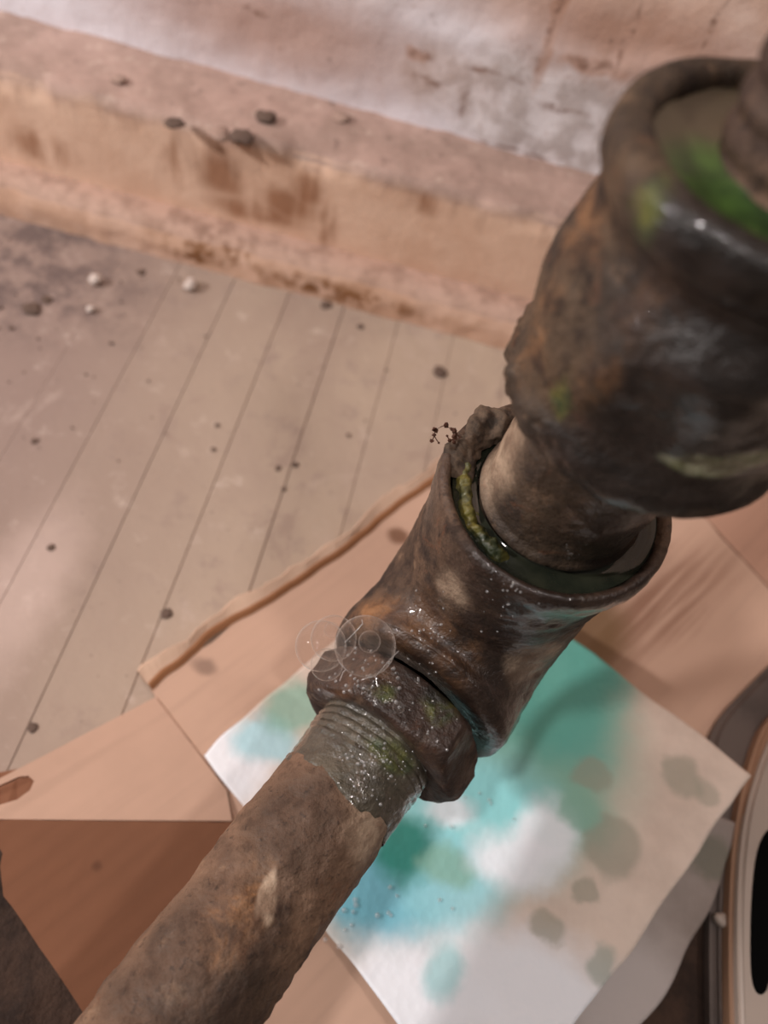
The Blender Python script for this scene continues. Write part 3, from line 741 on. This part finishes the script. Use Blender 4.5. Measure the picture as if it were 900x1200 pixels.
MAT_T1 = towel_mat('stained_towel', [
    (262, 895, .022, .022, white, .9, .4, TZ), 
    (310, 865, .016, .012, rgb(176, 218, 228), .9, .4, TZ), (345, 830, .014, .014, sea, .8, .4, TZ),
    (600, 880, .05, .05, sea, .9, .5, TZ), (640, 820, .035, .045, teal, .95, .45, TZ), (690, 770, .02, .03, teal, .9, .5, TZ), (640, 950, .022, .018, sea, .75, .4, TZ),
    (540, 960, .042, .030, cyan, .95, .45, TZ), (440, 1050, .030, .022, rgb(110, 186, 206), .95, .45, TZ), (520, 1050, .022, .020, rgb(150, 212, 222), .85, .5, TZ),
    (520, 955, .012, .008, white, .8, .5, TZ), (470, 1000, .014, .014, deep, .95, .4, TZ), (520, 1020, .012, .008, sea, .8, .4, TZ), 
    (470, 1190, .034, .026, white, .95, .4, TZ), (600, 1160, .04, .022, white, .9, .45, TZ), (510, 1140, .008, .010, rgb(160, 208, 212), .8, .5, TZ), (590, 1015, .018, .013, white, .9, .45, TZ), (625, 985, .013, .016, white, .85, .45, TZ),
    (698, 1000, .014, .014, grey, .6, .22, TZ + .003), (778, 920, .009, .010, grey, .6, .25, TZ + .006), (676, 918, .010, .008, grey, .6, .25, TZ), (666, 1050, .006, .005, grey, .6, .25, TZ), (624, 1088, .008, .006, grey, .6, .3, TZ), (683, 1130, .006, .008, rgb(160, 170, 160), .7, .3, TZ), (805, 938, .005, .005, grey, .5, .4, TZ + .01), (660, 958, .009, .009, sea, .7, .3, TZ)])
MAT_T2 = towel_mat('shade_grey_towel', [(830, 1005, .012, .010, rgb(120, 116, 104), .9, .3, .016), (740, 1180, .03, .03, rgb(214, 206, 204), .5, .5, .012)], rgb(160, 147, 140), rgb(142, 130, 123))  # shade under the upper towel painted into the grey base
def towel(name, c4, mat, label, amp, bend=None, n=110):
    a, b, c_, d = c4; V = []
    for j in range(n + 1):
        for i in range(n + 1):
            u, v = i / n, j / n
            p = (a * (1 - u) + b * u) * (1 - v) + (d * (1 - u) + c_ * u) * v
            e = 1 + .0
            k = fr((p.x, p.y, 1), 13, 3) * amp + fr((p.x, p.y, 4), 45, 3) * amp * .22
            edge = min(u, 1 - u, v, 1 - v)
            p = p + Vector((fr((p.x, p.y, 8), 22, 2) * .003, fr((p.x, p.y, 12), 22, 2) * .003, k))
            if bend: p = p + bend(u, v)
            V.append(p)
    Fc = [(j * (n + 1) + i, j * (n + 1) + i + 1, (j + 1) * (n + 1) + i + 1, (j + 1) * (n + 1) + i) for j in range(n) for i in range(n)]
    # closed sheet 0.8 mm thick
    N0 = len(V); V += [p - Vector((0, 0, .0008)) for p in V]
    Fb = [tuple(reversed([k + N0 for k in f])) for f in Fc]
    rim = [i for i in range(n + 1)] + [(j) * (n + 1) + n for j in range(1, n + 1)] + [n * (n + 1) + i for i in range(n - 1, -1, -1)] + [j * (n + 1) for j in range(n - 1, 0, -1)]
    Fr = [(rim[k], rim[k] + N0, rim[(k + 1) % len(rim)] + N0, rim[(k + 1) % len(rim)]) for k in range(len(rim))]
    o = mesh(name, V, Fc + Fb + Fr, mat); return tag(o, label, 'paper towel', 'paper towels under the dripping elbow')
t1 = towel('paper_towel', [onz(236, 886, .013), onz(519, 634, .013), onz(880, 906, .044), onz(582, 1352, .034)], MAT_T1, 'paper towel soaked with turquoise and white patches, uppermost under the nut', .0022)
t2 = towel('paper_towel', [onz(420, 1000, .0085), onz(600, 830, .0085), onz(866, 966, .0200), onz(570, 1365, .0085)], MAT_T2, 'paper towel with shade painted grey, peeping out below the turquoise stained one', .0006,
           bend=lambda u, v: Vector((.62, -.5, 0)) * (.020 * v ** 4 * math.sin(PI * min(1, u)) ** .8))
B_t1 = BVHTree.FromPolygons([v.co[:] for v in t1.data.vertices], [p.vertices[:] for p in t1.data.polygons])
bm = bmesh.new()
for x, y, r in [(403, 1067, .0012), (416, 1055, .0012), (417, 1061, .0012), (414, 1069, .0010), (442, 1073, .0012), (381, 1101, .0010), (397, 1109, .0010), (412, 1084, .0008), (404, 1090, .0008), (529, 969, .0011), (465, 1050, .0008), (458, 1073, .0009), (515, 1055, .001), (573, 938, .001), (562, 930, .0008), (575, 942, .0008), (455, 1070, .001), (602, 960, .0008), (498, 968, .0008), (545, 935, .0006), (457, 1040, .001), (530, 1065, .0009)]:
    r_ = B_t1.ray_cast(CO, ray(x, y)); p = r_[0] if r_[0] is not None else onz(x, y, .012)
    g = bmesh.ops.create_icosphere(bm, subdivisions=3, radius=r)
    for v in g['verts']: v.co = v.co + p + Vector((0, 0, r * .4))
tag(bmobj('soap_foam', bm, MAT_DROP), 'sparkling foam drops scattered over the turquoise part of the paper towel', 'foam', kind='stuff')

# ------------------------------------------------------------------ dark mat under the near corners
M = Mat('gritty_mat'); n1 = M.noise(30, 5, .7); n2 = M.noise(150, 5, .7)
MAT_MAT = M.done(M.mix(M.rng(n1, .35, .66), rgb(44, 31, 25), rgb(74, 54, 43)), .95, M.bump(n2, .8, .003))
mv, mf = [], []
nu, nv = 190, 110
for j in range(nv + 1):
    for i in range(nu + 1):
        x = -.32 + .78 * i / nu; yt = .032 + (x + .14) * .27 + fr((x, 0, 0), 40, 3) * .004
        y = -.36 + (yt + .36) * j / nv; e = min(1, min(j, nv - j, i, nu - i) / 3)
        mv.append((x, y, .0004 + e * (.0028 + .0020 * max(-.6, fr((x, y, 0), 45, 5)))))
for j in range(nv):
    for i in range(nu): mf.append((j * (nu + 1) + i, j * (nu + 1) + i + 1, (j + 1) * (nu + 1) + i + 1, (j + 1) * (nu + 1) + i))
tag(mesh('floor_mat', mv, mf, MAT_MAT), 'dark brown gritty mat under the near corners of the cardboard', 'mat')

# ------------------------------------------------------------------ plastic case at the right
case = thing('plastic_case', 'dark grey plastic case with pale panel and black slot beside the paper towels', 'case', (.27, .06, 0))
M = Mat('grey_plastic'); n1 = M.noise(25, 5, .65); n2 = M.noise(200, 3)
MAT_GREY = M.done(M.mix(M.rng(n1, .35, .65), rgb(96, 84, 78), rgb(72, 62, 58)), .55, M.bump(n2, .2, .0005))
M = Mat('pale_plastic'); n1 = M.noise(25, 4); MAT_PALE = M.done(M.mix(n1, rgb(176, 160, 148), rgb(152, 138, 128)), .5)
MAT_TAN = Mat('tan_edge').done(rgb(150, 116, 92), .55)
MAT_BLACK = Mat('black_hollow').done((.002, .002, .002), .9, spec=.05)
def prism(name, pts, zb, zt, mat, parent, bev=.003):
    bm = bmesh.new(); n = len(pts)
    lo = [bm.verts.new((p.x, p.y, zb)) for p in pts]; hi = [bm.verts.new((p.x, p.y, zt)) for p in pts]
    bm.faces.new(hi); bm.faces.new(list(reversed(lo)))
    for i in range(n): bm.faces.new((lo[i], lo[(i + 1) % n], hi[(i + 1) % n], hi[i]))
    bmesh.ops.recalc_face_normals(bm, faces=bm.faces)
    te = [e for e in bm.edges if all(abs(v.co.z - zt) < 1e-6 for v in e.verts)]
    bmesh.ops.bevel(bm, geom=te, offset=bev, segments=3, affect='EDGES')
    o = bmobj(name, bm, mat, parent, smooth=False); return o
def smoothpoly(pts, it=2):
    for _ in range(it):
        q = []
        for a, b in zip(pts, pts[1:] + pts[:1]): q += [a.lerp(b, .25), a.lerp(b, .75)]
        pts = q
    return pts
HZ = .015
outl = [onz(1000, 690, HZ), onz(900, 783, HZ), onz(832, 853, HZ), onz(838, 900, HZ), onz(838, 1000, HZ), onz(834, 1100, HZ), onz(838, 1300, HZ), onz(1150, 1320, HZ), onz(1150, 700, HZ)]
prism('case_body', smoothpoly(outl, 2), .0069, HZ, MAT_GREY, case)
rim = [onz(1000, 760, HZ + .010), onz(905, 835, HZ + .010), onz(886, 880, HZ + .01), onz(866, 960, HZ + .01), onz(858, 1080, HZ + .01), onz(864, 1300, HZ + .01), onz(1150, 1320, HZ + .01), onz(1150, 760, HZ + .01)]
prism('seam_edge', smoothpoly(rim, 2), HZ - .002, HZ + .008, MAT_TAN, case, .002)
r2 = [onz(1000, 775, HZ + .012), onz(912, 850, HZ + .012), onz(893, 890, HZ + .012), onz(872, 965, HZ + .012), onz(865, 1080, HZ + .012), onz(872, 1300, HZ + .012), onz(1150, 1320, HZ + .012), onz(1150, 770, HZ + .012)]
prism('pale_panel', smoothpoly(r2, 2), HZ, HZ + .012, MAT_PALE, case, .002)
sl = [onz(905, 965, HZ + .013), onz(888, 990, HZ + .013), onz(881, 1050, HZ + .013), onz(880, 1130, HZ + .013), onz(884, 1160, HZ + .013), onz(894, 1168, HZ + .013), onz(903, 1155, HZ + .013), onz(918, 1050, HZ + .013), onz(918, 985, HZ + .013)]
tag(prism('slot', smoothpoly(sl, 2), HZ + .009, HZ + .0127, MAT_BLACK, case, .0004), 'black rounded slot')
bm = bmesh.new(); lump(bm, onz(845, 1078, HZ + .001), .0035, 2, .4)
bmobj('latch_button', bm, MAT_PALE, case)

# ------------------------------------------------------------------ loose crumbs
M = Mat('white_plaster'); MAT_PL = M.done(M.mix(M.noise(120), rgb(226, 212, 204), rgb(196, 180, 170)), .9)
M = Mat('dark_grit'); MAT_GRIT = M.done(M.mix(M.noise(150), rgb(84, 66, 58), rgb(118, 98, 86)), .9)
M = Mat('dust_lump'); MAT_LUMP = M.done(M.mix(M.noise(150), rgb(190, 162, 148), rgb(150, 124, 112)), .9)
def crumb(name, p, r, flat, mat, label, cat, group):
    bm = bmesh.new(); lump(bm, Vector((0, 0, 0)) + p, r, 2, .55)
    for v in bm.verts: v.co.z = p.z + (v.co.z - p.z) * flat
    zm = min(v.co.z for v in bm.verts)
    for v in bm.verts: v.co = Vector((v.co.x - p.x, v.co.y - p.y, v.co.z - zm + p.z))
    o = bmobj(name, bm, mat); o.location = (p.x, p.y, 0.0)
    return tag(o, label, cat, group)
for x, y, r, lab in [(113, 332, .0048, 'white plaster crumb on the floor, left of the two near the trim'), (224, 338, .0052, 'white plaster crumb on the floor, right of the two near the trim'), (107, 365, .0030, 'faint pale crumb below the left white plaster crumb')]:
    crumb('plaster_crumb', onz(x, y, 0), r, .7, MAT_PL, lab, 'plaster crumb', 'plaster crumbs on the floor')
for x, y, r, lab in [(515, 437, .0062, 'dark flat chip on the floor left of the valve'), (382, 358, .005, 'dark grit lump at the foot of the trim'), (422, 383, .003, 'small dark grit beside the trim, left of the valve'), (195, 720, .0036, 'dark grit on the floor left of the torn cardboard edge'),
                     (326, 549, .0024, 'left of a pair of dark specks on bare boards'), (346, 545, .0024, 'right of a pair of dark specks on bare boards'), (38, 853, .0030, 'dark grit near the left flap of the cardboard'), (60, 642, .0026, 'dark grit speck in the pale dusty patch at left'),
                     (41, 517, .0028, 'dark grit on the dusty floor, topmost at left'), (38, 363, .0075, 'largest dark dirt clod on the floor at left'), (55, 352, .005, 'dark clod beside the largest dirt clod at left'), (165, 320, .004, 'dark clod between the two white plaster crumbs')]:
    crumb('dirt_chip', onz(x, y, 0), r * .8, .16, MAT_GRIT, lab, 'dirt', 'dark dirt chips on the floor')
for x, y, r, mt, lab in [(205, 148, .0060, MAT_GRIT, 'dark clod on the ledge above the single drip stain'), (312, 140, .0065, MAT_GRIT, 'dark clod on the ledge, farthest right of the clods'), (285, 165, .0075, MAT_GRIT, 'longest dark clod on the ledge edge'), (258, 160, .007, MAT_LUMP, 'pale dust lump on the ledge edge'), (140, 95, .005, MAT_LUMP, 'pale dust lump on the ledge near the wall at left'), (400, 140, .006, MAT_LUMP, 'dust lump on the ledge right of the clods')]:
    o = crumb('ledge_clod', onz(x, y, LEDGE_Z), r, .28, mt, lab, 'dirt', 'clods of dirt on the ledge'); o.location.z = 0
# countless fine grit on the floor
bm = bmesh.new()
for _ in range(190):
    x = random.uniform(-.48, .2); y = random.uniform(.0, .408)
    if random.random() > .22: x, y = random.gauss(-.34, .09), random.gauss(.33, .06)
    if y > .41: continue
    g = bmesh.ops.create_icosphere(bm, subdivisions=1, radius=random.choice((.0005, .0007, .001, .0016)))
    for v in g['verts']: v.co = Vector((v.co.x * 1.2, v.co.y, v.co.z * .6)) * (1 + .5 * noise.noise(v.co * 900 + Vector((x, y, 0)) * 90)) + Vector((x, y, .0004))
tag(bmobj('floor_grit', bm, MAT_GRIT, smooth=False), 'fine dark grit strewn over the dusty floorboards', 'grit', kind='stuff')
